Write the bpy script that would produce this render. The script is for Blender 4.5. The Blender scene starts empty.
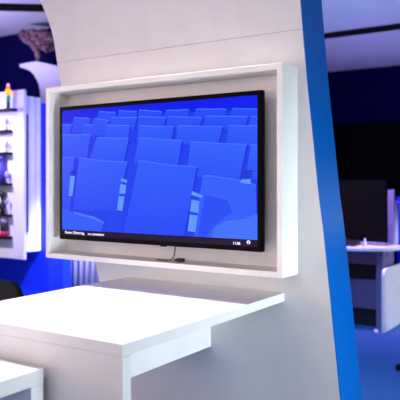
import bpy, bmesh, math, random
from mathutils import Vector, Matrix, noise
random.seed(7)
C = bpy.context.scene.collection
R = math.radians

# ---------------------------------------------------------------- camera model
H = 1.35                                  # eye height
YAW = 0.5797
FOC = 658.7                               # focal length for a 400 px frame
CX, CY = 200.0, 181.75
SN, CS = math.sin(YAW), math.cos(YAW)

def P(u, v, D):
    """world point at distance D (along +Y) seen at photo coordinate u, v"""
    dx = -FOC * SN + (u - CX) * CS
    dy = FOC * CS + (u - CX) * SN
    return Vector((dx / dy * D, D, H + (CY - v) / dy * D))

cam = bpy.data.cameras.new('camera')
co = bpy.data.objects.new('camera', cam)
C.objects.link(co)
cam.sensor_width = 36
cam.lens = FOC / 400 * 36
cam.shift_y = -(200 - CY) / 400
co.location = (0, 0, H)
co.rotation_euler = (R(90), 0, YAW)
cam.clip_start = 0.05
cam.dof.use_dof = True
cam.dof.focus_distance = 2.95
cam.dof.aperture_fstop = 3.0
bpy.context.scene.camera = co

# ---------------------------------------------------------------- materials
def lin(c):
    return tuple((x / 255 / 12.92) if x / 255 <= .04045 else ((x / 255 + .055) / 1.055) ** 2.4 for x in c)

def mat(name, rgb, rough=.5, metal=0, noise_amt=.03, scale=8, bump=0, bscale=60, emit=None, estr=1, spec=.5, coat=0):
    m = bpy.data.materials.new(name)
    m.use_nodes = True
    nt = m.node_tree
    b = nt.nodes['Principled BSDF']
    b.inputs['Roughness'].default_value = rough
    b.inputs['Metallic'].default_value = metal
    b.inputs['Specular IOR Level'].default_value = spec
    b.inputs['Coat Weight'].default_value = coat
    tc = nt.nodes.new('ShaderNodeTexCoord')
    n = nt.nodes.new('ShaderNodeTexNoise')
    n.inputs['Scale'].default_value = scale
    n.inputs['Detail'].default_value = 4
    nt.links.new(tc.outputs['Object'], n.inputs['Vector'])
    r = nt.nodes.new('ShaderNodeValToRGB')
    c = lin(rgb)
    r.color_ramp.elements[0].position = .3
    r.color_ramp.elements[1].position = .7
    r.color_ramp.elements[0].color = tuple(max(0, x * (1 - noise_amt)) for x in c) + (1,)
    r.color_ramp.elements[1].color = tuple(min(1, x * (1 + noise_amt)) for x in c) + (1,)
    nt.links.new(n.outputs['Fac'], r.inputs['Fac'])
    nt.links.new(r.outputs['Color'], b.inputs['Base Color'])
    if bump:
        n2 = nt.nodes.new('ShaderNodeTexNoise')
        n2.inputs['Scale'].default_value = bscale
        nt.links.new(tc.outputs['Object'], n2.inputs['Vector'])
        bp = nt.nodes.new('ShaderNodeBump')
        bp.inputs['Strength'].default_value = bump
        bp.inputs['Distance'].default_value = .01
        nt.links.new(n2.outputs['Fac'], bp.inputs['Height'])
        nt.links.new(bp.outputs['Normal'], b.inputs['Normal'])
    if emit:
        b.inputs['Emission Color'].default_value = lin(emit) + (1,)
        b.inputs['Emission Strength'].default_value = estr
    return m

M = {}
M['panel'] = mat('white painted board', (222, 220, 222), .55, bump=.02)
M['white'] = mat('white laminate', (232, 230, 231), .42)
M['boxwhite'] = mat('white lacquered wood', (246, 244, 240), .45)
M['boxback'] = mat('pale grey backing board', (226, 220, 221), .6)
M['edge'] = mat('blue edge laminate', (1, 100, 196), .3)
M['seam'] = mat('shadow gap filler', (170, 160, 168), .8)
M['carpet'] = mat('blue carpet', (52, 92, 150), .95, noise_amt=.18, scale=40, bump=.5, bscale=300)
M['ceiling'] = mat('matt ceiling paint', (205, 205, 215), .9, noise_amt=.04, scale=2)
M['navy'] = mat('navy wall paint', (4, 2, 62), .9, noise_amt=.1, scale=2, spec=.1)
M['bluewall'] = mat('royal blue wall paint', (8, 52, 222), .6, noise_amt=.04, scale=2)
M['darkwall'] = mat('dark wall paint', (60, 60, 80), .85)
M['blackpanel'] = mat('matt black wall panelling', (3, 2, 6), .7, noise_amt=.3, scale=3, spec=.08)
M['blackmetal'] = mat('black metal', (8, 7, 11), .6, spec=.15)
M['bezel'] = mat('black television casing', (5, 3, 6), .45, spec=.05)
M['cable'] = mat('black cable rubber', (22, 20, 26), .5)
M['blackfabric'] = mat('black upholstery', (6, 9, 16), .8, noise_amt=.2, scale=60, bump=.2)
M['lav'] = mat('white matt plastic', (225, 222, 235), .5)
M['shelf'] = mat('dark brown shelf lacquer', (34, 14, 26), .6, spec=.15)
M['device'] = mat('pale lilac plastic', (160, 152, 205), .5)
M['deviceblue'] = mat('violet blue plastic', (62, 56, 150), .5)
M['devicedark'] = mat('dark violet plastic', (28, 16, 40), .5)
M['devicered'] = mat('pink red plastic', (190, 30, 70), .5)
M['bark'] = mat('weathered brown driftwood', (128, 92, 104), .9, noise_amt=.6, scale=22, bump=1, bscale=30)
M['deskwood'] = mat('lilac grey laminate', (92, 80, 124), .6)
M['desklight'] = mat('pale lilac laminate', (112, 102, 148), .6)
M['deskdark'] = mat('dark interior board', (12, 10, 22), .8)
M['redlens'] = mat('lit red lens', (255, 90, 110), .3, emit=(255, 60, 90), estr=1.6)
M['pinklens'] = mat('lit pink cap', (255, 190, 220), .3, emit=(255, 150, 190), estr=1.2)
M['amberlens'] = mat('lit amber lens', (255, 170, 10), .3, emit=(255, 150, 0), estr=1.6)
M['greenlens'] = mat('green lens', (10, 140, 60), .3, emit=(0, 130, 50), estr=.6)
M['icon'] = mat('screen lettering', (220, 220, 235), .5, emit=(215, 215, 235), estr=1)

# ---------------------------------------------------------------- mesh helpers
class MB:
    def __init__(s): s.bm = bmesh.new()
    def box(s, x0, x1, y0, y1, z0, z1, bev=0, seg=2):
        t = bmesh.new()
        bmesh.ops.create_cube(t, size=1)
        for v in t.verts:
            v.co = Vector(((x0 + x1) / 2 + v.co.x * (x1 - x0), (y0 + y1) / 2 + v.co.y * (y1 - y0), (z0 + z1) / 2 + v.co.z * (z1 - z0)))
        if bev: bmesh.ops.bevel(t, geom=list(t.edges), offset=bev, segments=seg, affect='EDGES', profile=.5)
        s.merge(t); return s
    def merge(s, t):
        me = bpy.data.meshes.new('tmp'); t.to_mesh(me); t.free()
        s.bm.from_mesh(me); bpy.data.meshes.remove(me)
    def prism(s, pts, off, bev=0):
        """planar polygon of points extruded by vector off"""
        t = bmesh.new()
        vs = [t.verts.new(p) for p in pts]
        f = t.faces.new(vs)
        ex = bmesh.ops.extrude_face_region(t, geom=[f])
        for g in ex['geom']:
            if isinstance(g, bmesh.types.BMVert): g.co += Vector(off)
        bmesh.ops.recalc_face_normals(t, faces=t.faces)
        if bev:
            es = [e for e in t.edges if len(e.link_faces) == 2 and e.calc_face_angle(0) > .8]
            bmesh.ops.bevel(t, geom=es, offset=bev, segments=2, affect='EDGES')
        s.merge(t); return s
    def lathe(s, prof, c, n=24, axis='Z'):
        t = bmesh.new(); rings = []
        for r, z in prof:
            ring = []
            for k in range(n):
                a = 2 * math.pi * k / n
                p = Vector((max(r, 1e-4) * math.cos(a), max(r, 1e-4) * math.sin(a), z))
                if axis == 'Y': p = Vector((p.x, p.z, p.y))
                if axis == 'X': p = Vector((p.z, p.x, p.y))
                ring.append(t.verts.new(p + Vector(c)))
            rings.append(ring)
        for a, b in zip(rings, rings[1:]):
            for k in range(n): t.faces.new((a[k], a[(k + 1) % n], b[(k + 1) % n], b[k]))
        t.faces.new(list(reversed(rings[0]))); t.faces.new(rings[-1])
        bmesh.ops.recalc_face_normals(t, faces=t.faces)
        s.merge(t); return s
    def tube(s, pts, rads, n=10, jit=0):
        pts = [Vector(p) for p in pts]
        if not hasattr(rads, '__len__'): rads = [rads] * len(pts)
        t = bmesh.new(); rings = []
        for i, p in enumerate(pts):
            d = (pts[min(i + 1, len(pts) - 1)] - pts[max(i - 1, 0)]).normalized()
            up = Vector((0, 0, 1)) if abs(d.z) < .9 else Vector((0, 1, 0))
            a = d.cross(up).normalized(); b = d.cross(a)
            ring = []
            for k in range(n):
                th = 2 * math.pi * k / n
                rr = rads[i] * (1 + jit * noise.noise(p * 25 + Vector((math.cos(th), math.sin(th), 0)) * 1.7))
                ring.append(t.verts.new(p + (a * math.cos(th) + b * math.sin(th)) * rr))
            rings.append(ring)
        for a, b in zip(rings, rings[1:]):
            for k in range(n): t.faces.new((a[k], a[(k + 1) % n], b[(k + 1) % n], b[k]))
        t.faces.new(list(reversed(rings[0]))); t.faces.new(rings[-1])
        bmesh.ops.recalc_face_normals(t, faces=t.faces)
        s.merge(t); return s
    def build(s, name, m, parent=None, smooth=False, loc=None):
        o0 = Vector(loc) if loc is not None else (Vector(parent_origin(parent)) if parent else Vector((0, 0, 0)))
        for v in s.bm.verts: v.co -= o0
        me = bpy.data.meshes.new(name); s.bm.to_mesh(me); s.bm.free()
        for mm in (m if isinstance(m, list) else [m]): me.materials.append(mm)
        if smooth:
            for p in me.polygons: p.use_smooth = True
        o = bpy.data.objects.new(name, me); C.objects.link(o)
        if parent: o.parent = parent; o.location = (0, 0, 0)
        else: o.location = o0
        return o

def parent_origin(o):
    v = Vector(o.location)
    while o.parent: o = o.parent; v += Vector(o.location)
    return v

def thing(name, label, cat, loc, group=None):
    o = bpy.data.objects.new(name, None); C.objects.link(o)
    o.location = loc; o.empty_display_size = .1
    return tag(o, label, cat, group)
def tag(o, label, cat, group=None):
    o['label'] = label; o['category'] = cat; o['kind'] = 'thing'
    if group: o['group'] = group
    return o
def struct(o):
    o['kind'] = 'structure'; return o

def soften(o, w=.004, seg=2):
    md = o.modifiers.new('bevel', 'BEVEL'); md.width = w; md.segments = seg; md.limit_method = 'ANGLE'
    return o

# ---------------------------------------------------------------- room shell
CEIL = 3.0
XL, XR, YF, YB, YBL, XRET = -7.2, 3.0, -2.6, 9.34, 5.03, -4.55
struct(MB().box(XL - .1, XR + .1, YF - .1, YB + .1, -.1, 0).build('floor', M['carpet']))
struct(MB().box(XL - .1, XR + .1, YF - .1, YB + .1, CEIL, CEIL + .1).build('ceiling', M['ceiling']))
struct(MB().box(XRET - .1, XR + .1, YB, YB + .1, 0, CEIL).build('wall_back', M['navy']))
struct(MB().box(XL - .1, XRET, YBL, YBL + .1, 0, CEIL).build('wall_back_left', M['navy']))
struct(MB().box(XRET - .1, XRET, YBL + .1, YB, 0, CEIL).build('wall_return', M['navy']))
struct(MB().box(XL - .1, XL, YF, YBL, 0, CEIL).build('wall_left', M['navy']))
struct(MB().box(XR, XR + .1, YF, YB, 0, CEIL).build('wall_right', M['darkwall']))
struct(MB().box(XL, XR, YF - .1, YF, 0, CEIL).build('wall_front', M['darkwall']))
# black panelling on the lower part of the far wall, in three boards
zb = P(380, 123, 9.3).z
m = MB()
for i in range(4):
    m.box(XRET + .01 + i * 1.3, XRET + 1.3 + i * 1.3, 9.30, 9.338, 0, zb, .004)
struct(m.build('wall_back_lower', M['blackpanel']))
# low royal blue partition wall on the left
zt = P(43, 103, 4.35).z
xe = P(71.2, 200, 4.45).x
struct(MB().box(XL, xe, 4.35, 4.45, 0, zt, .004).build('wall_partition', M['bluewall']))
# low blue wall far right, behind the desk
p = P(396.5, 197, 8.2)
struct(MB().box(p.x, p.x + 1.4, 8.2, 8.3, 0, p.z, .004).build('wall_far_low', M['bluewall']))
# dark tracks under the ceiling
tag(MB().box(XRET + .02, 2.4, 6.87, 6.93, 2.945, 3.0, .004).build('ceiling_track', M['blackmetal'], loc=(-1, 6.9, 2.96)),
    'long straight black track crossing the purple ceiling at the far right', 'track')
a, b = Vector((-4.88, 4.08, 0)), Vector((-4.59, 4.31, 0))
d = (b - a).normalized(); n_ = Vector((-d.y, d.x, 0)) * .05
a2, b2 = a - d * 1.2, b + d * .35
tag(MB().prism([Vector((q.x, q.y, 2.94)) for q in (a2, b2, b2 + n_, a2 + n_)], (0, 0, .06)).build('ceiling_track', M['blackmetal'], loc=(-4.7, 4.2, 2.96)),
    'short black track on the ceiling above the leftmost display board', 'track')

# ---------------------------------------------------------------- display partition (leaning, curved left edge)
YP, TH = 2.654, .24
PTOP = 2.52
def pp(u, v): q = P(u, v, YP); return (q.x, q.z)
right = [pp(u, v) for u, v in ((301, 0), (304.6, 45), (308.9, 92), (313.8, 140), (319, 192), (324.4, 235), (332.2, 312), (341, 400))]
k = (right[0][0] - right[1][0]) / (right[0][1] - right[1][1])
right = [(right[0][0] + k * (PTOP - right[0][1]), PTOP)] + right
k = (right[-1][0] - right[-2][0]) / (right[-1][1] - right[-2][1])
right.append((right[-1][0] - k * right[-1][1], 0.0))
ctrl = [(-34, -92), (-8, -64), (12, -40), (27, -20), (39.5, 0), (45, 12), (49.8, 25), (53.2, 38), (56, 55), (58.4, 72), (61, 88), (68, 125), (80, 185), (97, 270), (107, 320)]
left = [pp(u, v) for u, v in ctrl]
left.append((left[-1][0] + .05, 0.0))
def cat_rom(pts, n=5):
    out = []
    for i in range(len(pts) - 1):
        p0, p1, p2, p3 = pts[max(i - 1, 0)], pts[i], pts[i + 1], pts[min(i + 2, len(pts) - 1)]
        for j in range(n):
            t = j / n
            out.append(tuple(.5 * ((2 * p1[c]) + (-p0[c] + p2[c]) * t + (2 * p0[c] - 5 * p1[c] + 4 * p2[c] - p3[c]) * t * t + (-p0[c] + 3 * p1[c] - 3 * p2[c] + p3[c]) * t ** 3) for c in (0, 1)))
    out.append(pts[-1]); return out
left, right = cat_rom(left), cat_rom(right)
def at_z(curve, z):
    for (x0, z0), (x1, z1) in zip(curve, curve[1:]):
        if z0 >= z >= z1: return (x0 + (x1 - x0) * (z0 - z) / max(z0 - z1, 1e-6), z)
    return curve[-1]
def part_of(curve, zhi, zlo):
    return [at_z(curve, zhi)] + [q for q in curve if zlo + 1e-4 < q[1] < zhi - 1e-4] + [at_z(curve, zlo)]
pw = thing('display_partition', 'tall leaning white display partition with a curved left edge and thick blue right edge', 'partition', (-1.8, YP + TH / 2, 0))
ZS = 2.018
def panel_piece(zhi, zlo, name, m_, y0, y1, inset=0.0, rin=0.0):
    l, r = part_of(left, zhi, zlo), part_of(right, zhi, zlo)
    pts = [Vector((x + inset, y0, z)) for x, z in l] + [Vector((x - rin - inset, y0, z)) for x, z in reversed(r)]
    return MB().prism(pts, (0, y1 - y0, 0)).build(name, m_, pw)
EB = .004
panel_piece(PTOP, ZS + .0012, 'upper_panel', M['panel'], YP, YP + TH, 0, EB)
panel_piece(ZS - .0012, 0, 'lower_panel', M['panel'], YP, YP + TH, 0, EB)
panel_piece(ZS + .0011, ZS - .0011, 'seam', M['seam'], YP + .003, YP + TH - .003, .001, EB)
r = part_of(right, PTOP, 0)
eb = MB().prism([Vector((x - EB, YP, z)) for x, z in r] + [Vector((x, YP, z)) for x, z in reversed(r)], (0, TH, 0)).build('edge_band', M['edge'], pw)
eb['label'] = 'saturated blue edge face'

# ---------------------------------------------------------------- box frame round the television
D0 = 2.5
bx0, bx1, bz0, bz1 = -2.6252, -1.2244, H - .4062, H + .5007
T = .026
bf = thing('wall_mounted_frame', 'deep white open box frame mounted on the partition around the television', 'frame', ((bx0 + bx1) / 2, YP, bz0))
yb = YP - .0005
MB().box(bx0, bx1, D0, yb, bz1 - T, bz1, .0015).build('top_board', M['boxwhite'], bf)
MB().box(bx0, bx1, D0, yb, bz0, bz0 + T, .0015).build('bottom_board', M['boxwhite'], bf)
MB().box(bx0, bx0 + T, D0 + .0008, yb, bz0 + T, bz1 - T, .0015).build('side_board', M['boxwhite'], bf)
MB().box(bx1 - T, bx1, D0 + .0008, yb, bz0 + T, bz1 - T, .0015).build('side_board', M['boxwhite'], bf)
MB().box(bx0 + T, bx1 - T, yb - .012, yb, bz0 + T, bz1 - T).build('back_board', M['boxback'], bf)

# ---------------------------------------------------------------- television
vx0, vx1, vz0, vz1 = -2.5504, -1.3344, H - .3049, H + .3978
DV = D0 + .0268
tv = thing('television', 'large black television showing rows of blue chair backs, inside the white box', 'television', ((vx0 + vx1) / 2, DV + .03, vz0))
# rounded casing
MB().box(vx0, vx1, DV, DV + .030, vz0, vz1, .005, 3).build('casing', M['bezel'], tv)
MB().box(vx0 + .18, vx1 - .18, DV + .0302, DV + .075, vz0 + .06, vz1 - .2, .01).build('rear_housing', M['bezel'], tv)
MB().box(-2.12, -1.78, DV + .0755, yb - .0125, H - .08, H + .12, .003).build('wall_mount', M['blackmetal'], tv)
SB = DV - .0012
def scr(u, v, lift=0): q = P(u, v, DV); return Vector((q.x, SB - lift, q.z))
sx0, sx1 = P(62.5, 170, DV).x, P(257.6, 170, DV).x
sz1, szb, sz0 = P(257, 95, DV).z, P(257, 240, DV).z, vz0 + .022
szl = P(62, 229.2, DV).z
szb = (szb + szl) / 2

def scrmat(name, emis=True):
    m_ = bpy.data.materials.new(name); m_.use_nodes = True
    nt = m_.node_tree; b_ = nt.nodes['Principled BSDF']
    b_.inputs['Base Color'].default_value = (.004, .004, .006, 1); b_.inputs['Roughness'].default_value = .35
    b_.inputs['Specular IOR Level'].default_value = .06
    at = nt.nodes.new('ShaderNodeVertexColor'); at.layer_name = 'pic'
    tc = nt.nodes.new('ShaderNodeTexCoord')
    w = nt.nodes.new('ShaderNodeTexWave'); w.inputs['Scale'].default_value = 26; w.bands_direction = 'Z'
    w.inputs['Distortion'].default_value = 2.5; w.inputs['Detail'].default_value = 1
    nt.links.new(tc.outputs['Object'], w.inputs['Vector'])
    mr = nt.nodes.new('ShaderNodeMapRange'); mr.inputs['To Min'].default_value = .91; mr.inputs['To Max'].default_value = 1.08
    nt.links.new(w.outputs['Fac'], mr.inputs['Value'])
    vm = nt.nodes.new('ShaderNodeVectorMath'); vm.operation = 'SCALE'
    nt.links.new(at.outputs['Color'], vm.inputs[0]); nt.links.new(mr.outputs['Result'], vm.inputs['Scale'])
    nt.links.new(vm.outputs['Vector'], b_.inputs['Emission Color'])
    b_.inputs['Emission Strength'].default_value = 1.0
    return m_
M['screen'] = scrmat('lit screen picture')

class Pic:
    """one flat mesh: coloured polygons lying on the screen, a hair apart in depth"""
    def __init__(s): s.v = []; s.f = []; s.c = []; s.k = 0
    def inside(s, q): return Vector((min(max(q.x, sx0), sx1), q.y, min(max(q.z, szb), sz1)))
    def poly(s, pts, cols):
        s.k += 1; base = len(s.v)
        for (u, v), c in zip(pts, cols):
            s.v.append(s.inside(scr(u, v, s.k * .000012))); s.c.append(lin(c) + (1,))
        s.f.append(list(range(base, base + len(pts))))
    def raw(s, pts, cols):
        base = len(s.v)
        for q, c in zip(pts, cols): s.v.append(q); s.c.append(lin(c) + (1,))
        s.f.append(list(range(base, base + len(pts))))
    def build(s, name, m_, parent):
        me = bpy.data.meshes.new(name)
        o0 = parent_origin(parent)
        me.from_pydata([q - o0 for q in s.v], [], s.f)
        ca = me.color_attributes.new('pic', 'FLOAT_COLOR', 'POINT')
        for i, c in enumerate(s.c): ca.data[i].color = c
        me.materials.append(m_)
        o = bpy.data.objects.new(name, me); C.objects.link(o); o.parent = parent
        return o
glass = MB().box(sx0 - .002, sx1 + .002, SB + .0001, DV + .001, sz0 - .002, sz1 + .002).build('screen', M['bezel'], tv)
pic = Pic()
TOPC, MIDC = (0, 26, 238), (20, 52, 236)
pic.raw([Vector((sx0, SB, szb)), Vector((sx1, SB, szb)), Vector((sx1, SB, sz1)), Vector((sx0, SB, sz1))], [MIDC, MIDC, TOPC, (0, 20, 235)])
def strip(u0, u1, c):      # background below the horizon of chair rows
    pass
pic.poly([(60, 124), (100, 116), (160, 113), (257, 110), (257, 241), (60, 231)], [(20, 54, 240)] * 2 + [(26, 62, 240)] * 4)
def chair(tl, tr, br, bl, top=(58, 102, 252), bot=(40, 78, 240), sag=1.2, rim=True):
    n = 8
    tp = []
    for i in range(n + 1):
        t = i / n
        tp.append((tl[0] + (tr[0] - tl[0]) * t, tl[1] + (tr[1] - tl[1]) * t + sag * math.sin(math.pi * t) * .6 - (.0)))
    # rounded shoulders
    tp = [(u, v - 1.3) for u, v in tp]
    tp[0] = (tp[0][0], tp[0][1] + .7); tp[-1] = (tp[-1][0], tp[-1][1] + .7)
    pts = tp + [br, bl]
    cols = [top] * (n + 1) + [bot, bot]
    # darker line along the right flank first
    pic.poly([(tr[0] - 1, tr[1]), (tr[0] + 1.6, tr[1] + 1), (br[0] + 1.6, br[1]), (br[0] - 1, br[1])], [(22, 50, 226)] * 4)
    pic.poly(pts, cols)
    if rim:
        th = .9
        pic.poly(tp + [(u, v + th) for u, v in reversed(tp)], [(74, 118, 255)] * (2 * len(tp)))
A, B_ = (38, 78, 253), (32, 68, 250)
for q in [((74, 118), (90, 119), (87, 134), (71, 133)), ((99, 112), (116, 113), (113, 126), (95, 126)), ((119, 111), (137, 112), (136, 122), (117, 122)),
          ((139, 110.5), (162, 112), (160, 120), (138, 120)), ((166, 111), (189, 110), (188, 120), (164, 120)), ((196, 109.5), (227, 109.5), (224, 119), (193, 119)), ((232, 109), (259, 109.5), (259, 120), (229, 120))]:
    chair(*q, top=A, bot=B_, sag=.8)
for q in [((60, 125), (72, 125.5), (69, 138), (60, 138)), ((84, 125), (98, 126), (94, 138), (81, 138)), ((95, 119), (109, 121), (104, 136), (89, 134)), ((112, 118), (137, 118), (134, 130), (110, 130)),
          ((139, 117), (166, 118), (163, 130), (138, 130)), ((168, 117), (202, 118), (199, 130), (166, 130)), ((206, 116.5), (248, 117), (245, 130), (203, 130)), ((251, 117), (260, 117), (260, 130), (249, 130))]:
    chair(*q, top=(42, 84, 254), bot=(36, 72, 250), sag=.8)
for q in [((62, 135), (91, 135), (87, 159), (63, 156)), ((107, 125.5), (130, 126), (128, 140), (104, 139)), ((139, 126), (174, 127), (171, 143), (137, 142)),
          ((178, 126), (223, 127), (218, 145), (176, 144)), ((229, 126), (260, 126), (260, 146), (226, 145))]:
    chair(*q, top=(48, 92, 254), bot=(40, 80, 252))
for q in [((97, 138), (129, 138.5), (124, 162), (90, 160)), ((139, 138), (182, 141), (178, 167), (134, 163)), ((191, 142), (247, 145), (239, 183), (187, 175)), ((251, 145), (260, 145), (260, 180), (246, 178))]:
    chair(*q, top=(52, 98, 255), bot=(40, 80, 252))
chair((58, 157), (74.5, 158), (70, 214), (60, 214), top=(48, 90, 252), bot=(36, 72, 245))
chair((79.5, 158.3), (127.5, 162.5), (117, 212), (74, 209), top=(50, 92, 255), bot=(36, 72, 248), sag=2)
# last row right and seats
chair((203, 176), (256, 185), (258, 243), (194, 243), top=(52, 96, 252), bot=(50, 92, 250), sag=-2)
pic.poly([(205, 195), (228, 200), (232, 212), (214, 226), (206, 243), (198, 243)], [(38, 76, 246)] * 6)
pic.poly([(212, 243), (214, 228), (226, 221), (243, 219), (258, 214), (258, 243)], [(66, 114, 252)] * 6)
pic.poly([(60, 208), (73, 212), (96, 218), (104, 222), (101, 232), (60, 230)], [(48, 90, 250)] * 6)
pic.poly([(74, 211.5), (96, 217), (104, 222), (104, 224), (95, 219.5), (74, 213.5)], [(70, 118, 252)] * 6)
pic.poly([(112, 212), (122, 212), (121, 236), (108, 236)], [(32, 66, 240)] * 4)
chair((139, 161), (197, 167.2), (184, 240), (124, 236), top=(48, 92, 255), bot=(36, 72, 248), sag=2.5)
# bright gaps between the chairs
HL = (98, 152, 250)
for q in [((70.6, 176), (75.2, 176), (72.6, 196), (69, 196)), ((121.6, 178), (127.6, 180), (127, 183), (121, 181)), ((120.6, 184), (126.5, 185), (125.4, 194), (119.4, 193.5)),
          ((119, 196), (124.8, 196.5), (122.6, 211), (117.2, 210)), ((192.4, 191), (203, 195.5), (202, 198), (191.6, 195)), ((191.6, 199.5), (199.6, 201), (198.6, 213), (190.2, 211.5)),
          ((190, 214.5), (198, 215.5), (195.5, 232), (188, 231)), ((241.5, 179.5), (251, 179), (250.5, 184), (240.5, 182.5))]:
    pic.poly(q, [HL] * 4)
pic.poly([(242, 170), (253, 170), (252, 178), (241, 178)], [(28, 56, 215)] * 4)
pic.poly([(71.5, 170), (77, 170), (76, 175), (70.5, 175)], [(22, 44, 205)] * 4)
# black caption bar
pic.raw([Vector((sx0, SB - .00002, sz0)), Vector((sx1, SB - .00002, sz0)), Vector((sx1, SB - .00002, szb)), Vector((sx0, SB - .00002, szb))], [(22, 10, 30), (44, 14, 44), (30, 12, 48), (14, 8, 40)])
pic.build('screen_picture', M['screen'], glass)

def text(body, u, v, size, name='caption', parent=glass):
    cu = bpy.data.curves.new('t', 'FONT'); cu.body = body; cu.size = size; cu.extrude = .0002; cu.offset = size * .012
    o = bpy.data.objects.new('t', cu); C.objects.link(o)
    bpy.context.view_layer.update()
    me = bpy.data.meshes.new_from_object(o.evaluated_get(bpy.context.evaluated_depsgraph_get()))
    bpy.data.objects.remove(o); bpy.data.curves.remove(cu)
    q = scr(u, v, .0008)
    q.z = sz0 + .016 if v is None else q.z
    me.transform(Matrix.Translation(q - parent_origin(parent)) @ Matrix.Rotation(R(90), 4, 'X'))
    me.name = name; me.materials.clear(); me.materials.append(M['icon'])
    n = bpy.data.objects.new(name, me); C.objects.link(n); n.parent = parent
    return n
text('Room: Dilemring', 65.4, 233.3, .0195)
text('no connection', 88.3, 234.9, .0185)
text('11:06', 233.0, 244.3, .0175, 'clock')
# round white symbol with a dark figure cut in it
q = scr(248.7, 242.3, .0006)
t = MB(); rr = .0085; pts = []
for k in range(28):
    a = math.radians(-60 + 300 * k / 27); pts.append((q.x + rr * math.cos(a), q.z + rr * math.sin(a)))
t.prism([Vector((x, q.y, z)) for x, z in pts], (0, .0003, 0))
t.build('symbol', M['icon'], glass)
m = MB(); m.lathe([(.0034, -.0001), (.0034, .0001)], (q.x, q.y - .0002, q.z + .0005), 16, 'Y')
m.box(q.x - .003, q.x + .003, q.y - .0003, q.y - .0001, q.z - .0062, q.z - .0032)
m.build('symbol_figure', M['bezel'], glass)
# little logo plate under the middle of the television
q = P(163.5, 246.6, DV)
MB().box(q.x - .018, q.x + .018, DV - .003, DV + .002, vz0 - .004, vz0 + .005, .001).build('sensor', M['bezel'], tv)

# cable and plug lying in the box
zf = bz0 + T
pts = [P(175.2, 243, 2.56), P(175, 250, 2.56), P(174, 256, 2.56), P(171.5, 259.5, 2.555), P(167, 260.6, 2.555), P(162, 261.4, 2.55), P(156.5, 262.2, 2.548)]
for q in pts[-3:]: q.z = zf + .0035
pts[3].z = zf + .008
cb = thing('television_cable', 'thin black cable hanging under the television down onto the box floor', 'cable', pts[-1])
MB().tube(cat_rom3 := [pts[0]] + [pts[i].lerp(pts[i + 1], t) for i in range(len(pts) - 1) for t in (0.33, .66, 1)], .0028, 8).build('wire', M['cable'], cb, True)
q = P(180, 261, 2.56)
c0 = Vector((q.x, 2.565, zf))
pl = thing('cable_plug', 'small black plug lying on the bottom board under the television', 'plug', c0)
MB().box(c0.x - .019, c0.x + .019, c0.y - .012, c0.y + .012, c0.z + .0005, c0.z + .017, .004).build('body', M['cable'], pl)
MB().box(c0.x - .036, c0.x - .0195, c0.y - .006, c0.y + .006, c0.z + .003, c0.z + .012, .002).build('connector', M['cable'], pl)

# ---------------------------------------------------------------- white box table in front of the partition
tx0, tx1, ty0, tz = -2.186, -1.2887, 1.5395, H - .493
tt = .038
tb = thing('box_table', 'large glossy white table with solid end panel, running from the partition towards the viewer', 'table', ((tx0 + tx1) / 2, (ty0 + YP) / 2, 0))
MB().box(tx0, tx1, ty0, YP - .001, tz - tt, tz, .0012).build('tabletop', M['white'], tb)
MB().box(tx0, tx1, ty0 + .0015, ty0 + .041, 0, tz - tt - .0008, .0012).build('end_panel', M['white'], tb)
MB().box(-1.70, -1.675, ty0 + .042, YP - .001, .566, tz - tt - .0005, .001).build('rail', M['white'], tb)
MB().box(tx0, tx0 + .026, ty0 + .042, YP - .001, .566, tz - tt - .0005, .001).build('rail', M['white'], tb)

# smaller box table at the lower left
lx1, ly1, lz = -1.585, 1.50, .75
lt = thing('box_bench', 'small lower white box-frame table in the bottom left corner', 'table', (lx1 - .24, ly1 - .3, 0))
MB().box(lx1 - .48, lx1, ly1 - .62, ly1, lz - .05, lz, .0015).build('tabletop', M['white'], lt)
MB().box(lx1 - .48, lx1, ly1 - .052, ly1 - .001, 0, lz - .0505, .0015).build('end_panel', M['white'], lt)
MB().box(lx1 - .48, lx1, ly1 - .619, ly1 - .568, 0, lz - .0505, .0015).build('end_panel', M['white'], lt)

# ---------------------------------------------------------------- black chair behind the table
cx, cy = -3.16, 2.66
ch = thing('black_chair', 'black chair with a rounded backrest behind the white table, at the left edge', 'chair', (cx, cy, 0))
def rrect(w, h, r, n=6):
    pts = []
    for sx, sz, a0 in ((1, 1, 0), (-1, 1, 90), (-1, -1, 180), (1, -1, 270)):
        for k in range(n + 1):
            a = R(a0 + 90 * k / n); pts.append((sx * (w / 2 - r) + r * math.cos(a), sz * (h / 2 - r) + r * math.sin(a)))
    return pts
ztop = P(3, 280.8, 2.60).z
o = MB().prism([Vector((cx + x, 2.60, ztop - .16 + z)) for x, z in rrect(.43, .32, .11, 8)], (0, .045, 0)).build('backrest', M['blackfabric'], ch)
soften(o, .015, 3)
o = MB().prism([Vector((cx + x, 2.72 + .21 + z, .40)) for x, z in rrect(.44, .44, .08, 6)], (0, 0, .06)).build('seat', M['blackfabric'], ch)
soften(o, .015, 3)
MB().tube([(cx, 2.646, ztop - .2), (cx, 2.67, .40), (cx, 2.75, .385), (cx, 2.9, .385)], .014, 10).build('back_support', M['blackmetal'], ch, True)
for sx in (-1, 1):
    for sy in (-1, 1):
        MB().tube([(cx + sx * .16, 2.93 + sy * .16, .398), (cx + sx * .2, 2.93 + sy * .2, .001)], .012, 10).build('leg', M['blackmetal'], ch, True)

# ---------------------------------------------------------------- wall display board, left
fx = P(24, 180, 4.10).x
bt, bb = P(23, 89.4, 4.10).z, P(24, 260, 4.10).z
W = .95
db = thing('mounted_display_board', 'bright white display board mounted on the blue wall at the left edge', 'display board', (fx - W / 2, 4.35, bb))
MB().box(fx - W, fx, 4.10, 4.13, bb, bt, .006).build('front_board', M['lav'], db)
sx = fx - .053
zt_, zb_ = P(28, 96, 4.196).z, P(28, 252, 4.196).z
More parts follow.
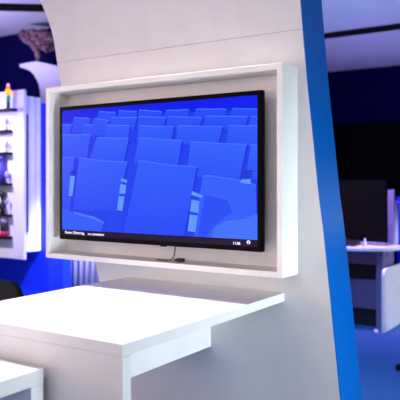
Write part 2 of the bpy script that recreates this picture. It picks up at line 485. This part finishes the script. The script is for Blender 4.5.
# back case with shallow vertical flutes on its side
pts = []
for k in range(25):
    y = 4.196 + (4.3496 - 4.196) * k / 24
    pts.append(Vector((sx - (.010) * (.5 - .5 * math.cos(k / 24 * 4 * math.pi)), y, zb_)))
pts += [Vector((fx - W + .05, 4.3496, zb_)), Vector((fx - W + .05, 4.196, zb_))]
MB().prism(pts, (0, 0, zt_ - zb_)).build('back_case', M['lav'], db)
MB().box(fx - W + .05, sx - .012, 4.1305, 4.1955, zb_, zt_).build('spacer', M['lav'], db)
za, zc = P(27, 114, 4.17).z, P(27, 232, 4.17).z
MB().box(sx - .0115, sx + .004, 4.131, 4.1955, zc, za).build('gap_shade_strip', M['blackmetal'], db)  # black strip stands in for the shadow in the gap behind the board

# shelves: left-edge ledges with small devices
YS = 4.10
ledges = [(109.5, 14), (131, 9.3), (153.3, 9.2), (184.3, 9.2), (215.8, 9.2), (238, 9)]
shelf_z = []
words = ['topmost', 'second', 'third', 'fourth', 'fifth', 'lowest']
for i, (v, u) in enumerate(ledges):
    q = P(u + .3, v, YS - .038)
    zc_ = q.z
    shelf_z.append(zc_ + .011)
    s_ = thing('shelf_ledge', '%s of the dark brown ledges on the white display board' % words[i], 'shelf', (q.x - .2, YS, zc_), 'brown ledges on the display board')
    MB().box(q.x - .62, q.x, YS - .075, YS - .0005, zc_ - .011, zc_ + .011, .003).build('ledge', M['shelf'], s_)
    if i == 0:
        MB().box(q.x - .62, q.x, YS - .079, YS - .0755, zc_ - .018, zc_ + .011, .001).build('lip', M['shelf'], s_)

# signal tower light
q = P(8.2, 107, YS - .038); bx = q.x; by = YS - .038; z0 = shelf_z[0]
st = thing('signal_tower', 'small signal tower light with red, amber and green sections on the top ledge', 'signal light', (bx, by, z0))
def zz(v): return P(8.2, v, YS - .038).z
MB().lathe([(.022, z0), (.022, z0 + .006), (.016, z0 + .01), (.016, zz(101.5))], (bx, by, 0)).build('base', M['devicedark'], st)
MB().lathe([(.017, zz(101.4)), (.018, zz(101)), (.018, zz(95.4)), (.017, zz(95))], (bx, by, 0)).build('green_lens', M['greenlens'], st)
MB().lathe([(.018, zz(94.9)), (.024, zz(94)), (.026, zz(92)), (.023, zz(89.8)), (.017, zz(88.6))], (bx, by, 0)).build('amber_lens', M['amberlens'], st)
MB().lathe([(.014, zz(88.5)), (.015, zz(87.6)), (.014, zz(86.8))], (bx, by, 0)).build('red_lens', M['redlens'], st)
MB().lathe([(.013, zz(86.7)), (.014, zz(85.4)), (.010, zz(84)), (.003, zz(83.3))], (bx, by, 0)).build('cap', M['pinklens'], st)

# display pieces on the ledges
def piece(name, label, cat, u, si, parts, grp=None):
    q = P(u, 150, YS - .038); z0 = shelf_z[si]
    t_ = thing(name, label, cat, (q.x, YS - .038, z0), grp)
    for nm, prof, mk, dx in parts:
        MB().lathe([(r_, z0 + h_) for r_, h_ in prof], (q.x + dx, YS - .038, 0), 20).build(nm, M[mk], t_, True)
    return t_
piece('indicator_lamp', 'pale round indicator lamp on the second brown ledge', 'lamp', 6.6, 1, [('base', [(.012, 0), (.012, .03), (.008, .034), (.008, .05)], 'device', 0), ('dome', [(.008, .05), (.018, .06), (.02, .08), (.014, .1), (.004, .108)], 'device', 0)])
piece('indicator_lamp', 'pale pear-shaped indicator lamp on the third brown ledge', 'lamp', 6.6, 2, [('base', [(.010, 0), (.010, .04)], 'device', 0), ('dome', [(.010, .04), (.018, .055), (.019, .08), (.012, .1), (.004, .104)], 'device', 0)])
piece('sensor_unit', 'tall violet blue cylindrical sensor on the fourth brown ledge', 'sensor', 1.8, 3, [('body', [(.036, 0), (.036, .16), (.030, .165), (.030, .21), (.034, .215), (.034, .25), (.01, .255)], 'deviceblue', 0)])
piece('sensor_unit', 'small pale round sensor beside the tall violet one', 'sensor', 6.8, 3, [('stem', [(.008, 0), (.008, .045)], 'device', 0), ('head', [(.008, .046), (.02, .06), (.022, .085), (.014, .105), (.004, .11)], 'device', 0)])
piece('spool_clamp', 'dark violet spool-shaped clamp on the fifth brown ledge', 'clamp', 2.2, 4, [('body', [(.022, 0), (.022, .05), (.03, .075), (.03, .09), (.012, .115), (.012, .15), (.03, .172), (.03, .205), (.01, .21)], 'devicedark', 0)])
piece('push_button', 'pale round button on a short stem beside the dark clamp', 'button', 7.2, 4, [('stem', [(.006, 0), (.006, .1)], 'device', 0), ('head', [(.008, .1), (.016, .11), (.017, .125), (.010, .14), (.003, .142)], 'device', 0)])
piece('emergency_button', 'pink red mushroom button with a dark ring on the lowest ledge', 'button', 4.0, 5, [('base', [(.037, 0), (.037, .04), (.03, .05)], 'devicered', 0), ('ring', [(.03, .05), (.036, .06), (.036, .11), (.026, .125)], 'devicedark', 0), ('cap', [(.024, .125), (.03, .135), (.026, .16), (.006, .168)], 'device', 0)])

# ---------------------------------------------------------------- white column and driftwood behind the blue wall
DC = 4.62
prof = [(19, 64.6), (28, 62.6), (36, 61.4), (48, 64), (59, 66.8)]
low = [(20.6, 67.6), (26, 69), (30, 71), (33.6, 74.6), (36.6, 79.6), (38.8, 85), (40, 92), (40.5, 103)]
pts = [P(u, v, DC) for u, v in prof]
lowp = [P(u, v, DC) for u, v in low]
poly = pts + [Vector((pts[-1].x, DC, 0)), Vector((lowp[-1].x, DC, 0))] + list(reversed(lowp))
cl = thing('flared_column', 'tall white column with a flared top standing behind the blue wall', 'column', (P(50, 100, DC).x, DC + .1, 0))
soften(MB().prism(poly, (0, .09, 0)).build('shaft', M['lav'], cl), .004)
slab = [P(u, v, DC - .02) for u, v in ((19, 64.4), (28, 62.4), (36, 61.2), (48, 63.8), (59, 66.6), (59, 71.2), (48, 68.6), (36, 66.4), (28, 66.6), (20.4, 67.8))]
soften(MB().prism(slab, (0, .019, 0)).build('top_facing', M['lav'], cl), .003)
dw = MB()
DD = DC + .06
def br(pxs, rs):
    pts = [P(u, v, DD + o_) for u, v, o_ in pxs]
    out, rr_ = [], []
    for i in range(len(pts) - 1):
        for t in (0, .25, .5, .75):
            w_ = pts[i].lerp(pts[i + 1], t)
            out.append(w_ + Vector((noise.noise(w_ * 18), noise.noise(w_ * 18 + Vector((5, 0, 0))), noise.noise(w_ * 18 + Vector((0, 9, 0))))) * .020)
            rr_.append(rs[i] + (rs[i + 1] - rs[i]) * t)
    out.append(pts[-1]); rr_.append(rs[-1])
    dw.tube(out, rr_, 14, .9)
br([(21, 35, 0), (24, 38, 0), (29, 42, 0), (33, 46, .01), (37, 51, 0), (37.5, 57, 0), (36.5, 61.5, 0)], [.022, .04, .045, .04, .03, .022, .035])
br([(24, 35, .02), (31, 36.5, .03), (39, 38, .02), (47, 40, 0), (55, 43, 0)], [.03, .055, .055, .05, .03])
br([(30, 40, .03), (37, 43, 0), (43, 46, -.03), (46.5, 50, -.03), (47.5, 55, -.03)], [.04, .055, .05, .03, .008])
br([(26, 38, .06), (34, 41, .07), (44, 42, .08), (54, 46, .08)], [.04, .07, .075, .04])
br([(36, 42, 0), (43, 44, .02), (49, 48, .05), (53, 52, .05)], [.05, .06, .05, .02])
br([(30, 43, -.03), (34, 49, -.05), (38.5, 54, -.04), (38, 60.5, -.02)], [.03, .03, .018, .024])
br([(21, 35, 0), (20, 38, -.01), (22, 41, -.02)], [.02, .018, .006])
for k_ in range(26):
    u_, v_ = random.uniform(23, 52), 0
    v_ = 34 + (u_ - 23) * .28 + random.uniform(0, 6)
    br([(u_, v_, random.uniform(-.05, .05)), (u_ + random.uniform(-1, 4), v_ + random.uniform(2, 5), random.uniform(-.06, .05)), (u_ + random.uniform(0, 6), v_ + random.uniform(4, 9), random.uniform(-.06, .05))], [.012, .009, .002])
dwo = dw.build('driftwood', M['bark'], loc=P(37, 61.5, DD), smooth=True)
bpy.context.view_layer.update()
col_top = max(P(u, v, DC).z for u, v in prof)
dwo.location.z += max(0, col_top + .001 - min((dwo.matrix_world @ v.co).z for v in dwo.data.vertices))
tag(dwo, 'gnarled brown driftwood sculpture perched on top of the white flared column', 'driftwood')

# white fluted curtain behind the end of the blue wall
cm = MB()
x0, x1 = -4.60, -3.55
front, back = [], []
N = 14 * 10
for k in range(N + 1):
    x = x0 + (x1 - x0) * k / N
    y = 4.66 + .026 * math.cos(2 * math.pi * (k / 10)) 
    front.append(Vector((x, y, .005))); back.append(Vector((x, y + .004, .005)))
x = bmesh.new
t = bmesh.new()
fv = [[t.verts.new(q + Vector((0, 0, h_))) for q in L] for L in (front, back) for h_ in (0, 2.15)]
for k in range(N):
    t.faces.new((fv[0][k], fv[0][k + 1], fv[1][k + 1], fv[1][k]))
    t.faces.new((fv[2][k + 1], fv[2][k], fv[3][k], fv[3][k + 1]))
    t.faces.new((fv[1][k], fv[1][k + 1], fv[3][k + 1], fv[3][k]))
    t.faces.new((fv[0][k + 1], fv[0][k], fv[2][k], fv[2][k + 1]))
cm.merge(t)
cu = thing('pleated_curtain', 'pale pleated curtain seen between the blue wall and the white partition', 'curtain', (-4.0, 4.66, 0))
cm.build('fabric', M['lav'], cu, True)
MB().box(x0 - .02, x1 + .02, 4.63, 4.69, 2.156, 2.18, .003).build('rail', M['blackmetal'], cu)
for x in (x0 - .012, x1 + .012):
    MB().box(x - .01, x + .01, 4.65, 4.68, 0, 2.155, .002).build('post', M['lav'], cu)

# ---------------------------------------------------------------- desk area, far right
zd = .75
dk = thing('reception_desk', 'white rounded-end desk with a lilac cabinet below, beyond the partition', 'desk', (-2.3, 6.1, 0))
xr = P(399, 245, 6.05).x
y0, y1 = 5.74, 6.48
pts = [Vector((-3.1, y0, zd - .03)), Vector((xr - .45, y0, zd - .03))]
for k in range(1, 20):
    a = R(-90 + 180 * k / 20)
    pts.append(Vector((xr - .45 + .45 * math.cos(a), (y0 + y1) / 2 + (y1 - y0) / 2 * math.sin(a), zd - .03)))
pts += [Vector((xr - .45, y1, zd - .03)), Vector((-3.1, y1, zd - .03))]
soften(MB().prism(pts, (0, 0, .03)).build('desktop', M['lav'], dk), .004)
xc = P(377, 260, 6.0).x
cabz = [P(360, v, 6.0).z for v in (264, 279, 308)]
c_ = MB()
c_.box(-3.05, xc, 6.0, 6.35, cabz[0], zd - .031, .002)
c_.build('upper_front', M['deskwood'], dk)
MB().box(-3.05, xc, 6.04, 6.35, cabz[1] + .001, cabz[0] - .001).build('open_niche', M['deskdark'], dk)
MB().box(-3.05, xc, 6.0, 6.35, cabz[2], cabz[1], .002).build('lower_front', M['deskwood'], dk)
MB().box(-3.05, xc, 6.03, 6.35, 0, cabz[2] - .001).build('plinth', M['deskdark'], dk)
x2 = P(384.2, 260, 6.0).x
MB().box(xc + .001, x2, 5.97, 6.3, 0, zd - .031, .004).build('leg', M['desklight'], dk)
# cable loop
pts = []
for k in range(15):
    a = R(200 - 230 * k / 14)
    q = P(386.5 + 3.6 * math.cos(a), 258.5 - 4 * math.sin(a), 6.02); pts.append(q)
pts = [P(383.6, 256.5, 6.02)] + pts
cbl = MB().tube(pts, .006, 8).build('desk_cable', M['device'], loc=pts[0], smooth=True)
tag(cbl, 'pale looped cable hanging beside the desk leg', 'cable')

# desk monitor
mx1 = P(387, 200, 6.1).x; mz1 = P(387, 180, 6.1).z
mo = thing('desk_monitor', 'large black screen standing on the white desk beyond the partition', 'monitor', (mx1 - .5, 6.12, zd))
MB().box(mx1 - 1.0, mx1, 6.10, 6.125, zd + .03, mz1, .004).build('casing', M['bezel'], mo)
MB().box(mx1 - .99, mx1 - .012, 6.0985, 6.0995, zd + .045, mz1 - .012).build('screen', mat('dark glass', (8, 3, 12), .4, spec=.1), mo)
MB().box(mx1 - .56, mx1 - .44, 6.1265, 6.15, zd + .012, zd + .3, .003).build('neck', M['blackmetal'], mo)
MB().box(mx1 - .65, mx1 - .35, 6.05, 6.25, zd + .0005, zd + .0115, .003).build('foot', M['blackmetal'], mo)
# white box beside the monitor
qa, qb = P(385, 190, 6.3), P(394, 190, 6.3)
tw = thing('speaker_column', 'pale upright column speaker on the desk, right of the black screen', 'speaker', ((qa.x + qb.x) / 2, 6.35, zd))
MB().box(qa.x, qb.x, 6.3, 6.34, zd + .0005, qa.z, .004).build('front', M['device'], tw)
q = P(396.6, 202, 6.36)
MB().box(qa.x + .03, q.x, 6.341, 6.42, zd + .0005, q.z, .004).build('body', M['lav'], tw)
# small things on desk
q = P(365, 243, 5.95)
bt_ = thing('small_bottle', 'tiny white bottle on the desk in front of the black screen', 'bottle', (q.x, 5.95, zd))
MB().lathe([(.016, zd + .0005), (.017, zd + .03), (.010, zd + .045), (.008, zd + .05)], (q.x, 5.95, 0)).build('body', M['lav'], bt_, True)
MB().lathe([(.009, zd + .0505), (.009, zd + .07), (.006, zd + .074)], (q.x, 5.95, 0)).build('cap', M['lav'], bt_)
q = P(350, 242, 5.95)
kb = thing('telephone', 'low black telephone on the desk beside the blue partition edge', 'telephone', (q.x, 5.97, zd))
MB().prism([Vector((q.x - .1, 5.88, zd + .0005)), Vector((q.x - .1, 6.04, zd + .0005)), Vector((q.x - .1, 6.04, zd + .05)), Vector((q.x - .1, 5.88, zd + .018))], (.17, 0, 0), .003).build('base', M['cable'], kb)
MB().box(q.x - .095, q.x - .05, 5.90, 6.03, zd + .042, zd + .068, .008).build('handset', M['cable'], kb)

# white rounded side panel standing at the end of the desk
wy0, wx, wz = 5.80, -1.865, .572
pts = [Vector((wx, wy0, .0)), Vector((wx, 7.3, .0)), Vector((wx, 7.3, wz))]
for k in range(9):
    a = R(90 + 90 * k / 8); pts.append(Vector((wx, wy0 + .07 + .07 * math.cos(a), wz - .07 + .07 * math.sin(a))))
wp = MB().prism(pts, (.03, 0, 0)).build('screen_panel', M['white'], loc=(wx, 6.4, 0))
soften(wp, .006)
tag(wp, 'low white panel with a rounded corner standing on the carpet beside the desk', 'panel')
q = P(376, 329, 5.75)
fo = MB().lathe([(.006, .001), (.018, .005), (.022, .018), (.018, .032), (.006, .038)], (q.x, q.y, 0), 20).build('furniture_foot', M['lav'], loc=(q.x, q.y, 0), smooth=True)
tag(fo, 'small glowing pale foot on the carpet left of the low white panel', 'foot')
q = P(399, 369, 4.75)
fo = MB().lathe([(.04, .0005), (.045, .01), (.04, .03), (.02, .04)], (q.x + .02, q.y, 0), 20).build('floor_glide', M['blackmetal'], loc=(q.x + .02, q.y, 0))
tag(fo, 'dark round glide on the blue carpet at the right edge of the picture', 'glide')

# ---------------------------------------------------------------- lights
def area(name, loc, target, size, power, col, sy=None, spread=180):
    l = bpy.data.lights.new(name, 'AREA'); l.energy = power; l.color = lin(col); l.size = size
    if sy: l.shape = 'RECTANGLE'; l.size_y = sy
    l.spread = R(spread)
    o = bpy.data.objects.new(name, l); C.objects.link(o); o.location = loc
    o.rotation_euler = (Vector(target) - Vector(loc)).to_track_quat('-Z', 'Y').to_euler()
    return o
def spot(name, loc, target, power, col, ang=60, blend=.6, rad=.1):
    l = bpy.data.lights.new(name, 'SPOT'); l.energy = power; l.color = lin(col); l.spot_size = R(ang); l.spot_blend = blend; l.shadow_soft_size = rad
    o = bpy.data.objects.new(name, l); C.objects.link(o); o.location = loc
    o.rotation_euler = (Vector(target) - Vector(loc)).to_track_quat('-Z', 'Y').to_euler()
    return o
area('ceiling_lamp_table', (-1.75, 2.72, 2.97), (-1.75, 2.22, .85), .9, 42, (255, 244, 228), .07, spread=105)
area('overhead_front_fill', (-1.9, -.3, 2.9), (-1.9, 2.65, 1.2), 1.6, 26, (250, 208, 232))  # unseen overhead fill, added to brighten the partition front
area('front_fill', (-2.6, -2.3, 1.3), (-1.9, 2.6, 1.3), 2.2, 9, (255, 232, 205), 1.4, spread=80)  # added fill behind the camera, lifts the inside of the box
area('side_light_cool', (2.4, 2.05, .62), (-1.2, 2.4, .76), 1.0, 18, (232, 248, 254), .5, spread=58)
area('edge_reflection_light', (1.3, 9.0, 1.5), (-1.1, 2.7, 1.5), 1.2, 2.5, (235, 240, 255), .5)  # unseen light added to put a pale reflection on the blue edge

area('room_fill', (.2, -2.2, 2.0), (-1.6, 2.6, 1.3), 1.6, 16, (232, 245, 255), 1.2, spread=110)
area('left_front', (-5.6, .2, 1.7), (-1.9, 2.6, 1.2), 1.2, 17, (255, 222, 205), 1.6, spread=90)
area('low_left_fill', (-4.2, -1.0, .6), (-1.9, 2.6, 1.3), 1.2, 6, (150, 180, 255), .6, spread=90)  # added bluish fill from low on the left, no real source
spot('blue_wash_left', (-4.0, 3.3, 2.7), (-4.6, 4.35, .7), 125, (10, 45, 255), 70, .5)
spot('board_lamp', (-4.9, 2.5, 2.7), (-4.95, 4.1, 1.4), 250, (255, 240, 250), 36, .5)
area('side_wash_lilac', (-3.0, 3.9, 2.3), (-4.6, 4.3, 1.4), .4, 3, (205, 195, 255), spread=60)
area('ceiling_wash_left', (-5.6, 3.4, 2.0), (-5.2, 4.0, 3.0), .5, 38, (196, 182, 250))
area('ceiling_wash_right', (-2.2, 7.4, .9), (-2.6, 8.1, 3.0), 2.2, 36, (150, 140, 228), spread=150)
area('ceiling_wash_near', (-1.8, 5.3, 1.3), (-2.0, 5.6, 3.0), 1.2, 20, (140, 168, 225), spread=140)
spot('floor_blue', (-1.3, 4.2, 2.85), (-1.75, 4.9, 0), 290, (85, 175, 255), 70, .8)
area('desk_purple', (-2.0, 5.6, 2.9), (-2.1, 6.1, .75), .4, 13, (205, 165, 255), spread=60)
spot('side_panel_fill', (1.0, 6.35, .9), (-1.85, 6.35, .35), 240, (235, 238, 250), 28, .5)  # unseen spot added to whiten the low panel
spot('far_blue', (-2.0, 7.0, 2.5), (-2.4, 8.2, .8), 90, (20, 60, 255), 50, .5)
spot('curtain_fill', (-3.3, 4.0, 2.5), (-4.4, 4.66, .6), 1500, (170, 165, 255), 34, .5)  # added spot that raises the curtain's brightness, no fixture there

w = bpy.data.worlds.new('world'); bpy.context.scene.world = w; w.use_nodes = True
w.node_tree.nodes['Background'].inputs['Color'].default_value = (.05, .06, .12, 1)
w.node_tree.nodes['Background'].inputs['Strength'].default_value = .3
vs = bpy.context.scene.view_settings
vs.view_transform = 'Standard'; vs.look = 'None'; vs.exposure = 0; vs.gamma = 1; vs.use_curve_mapping = False
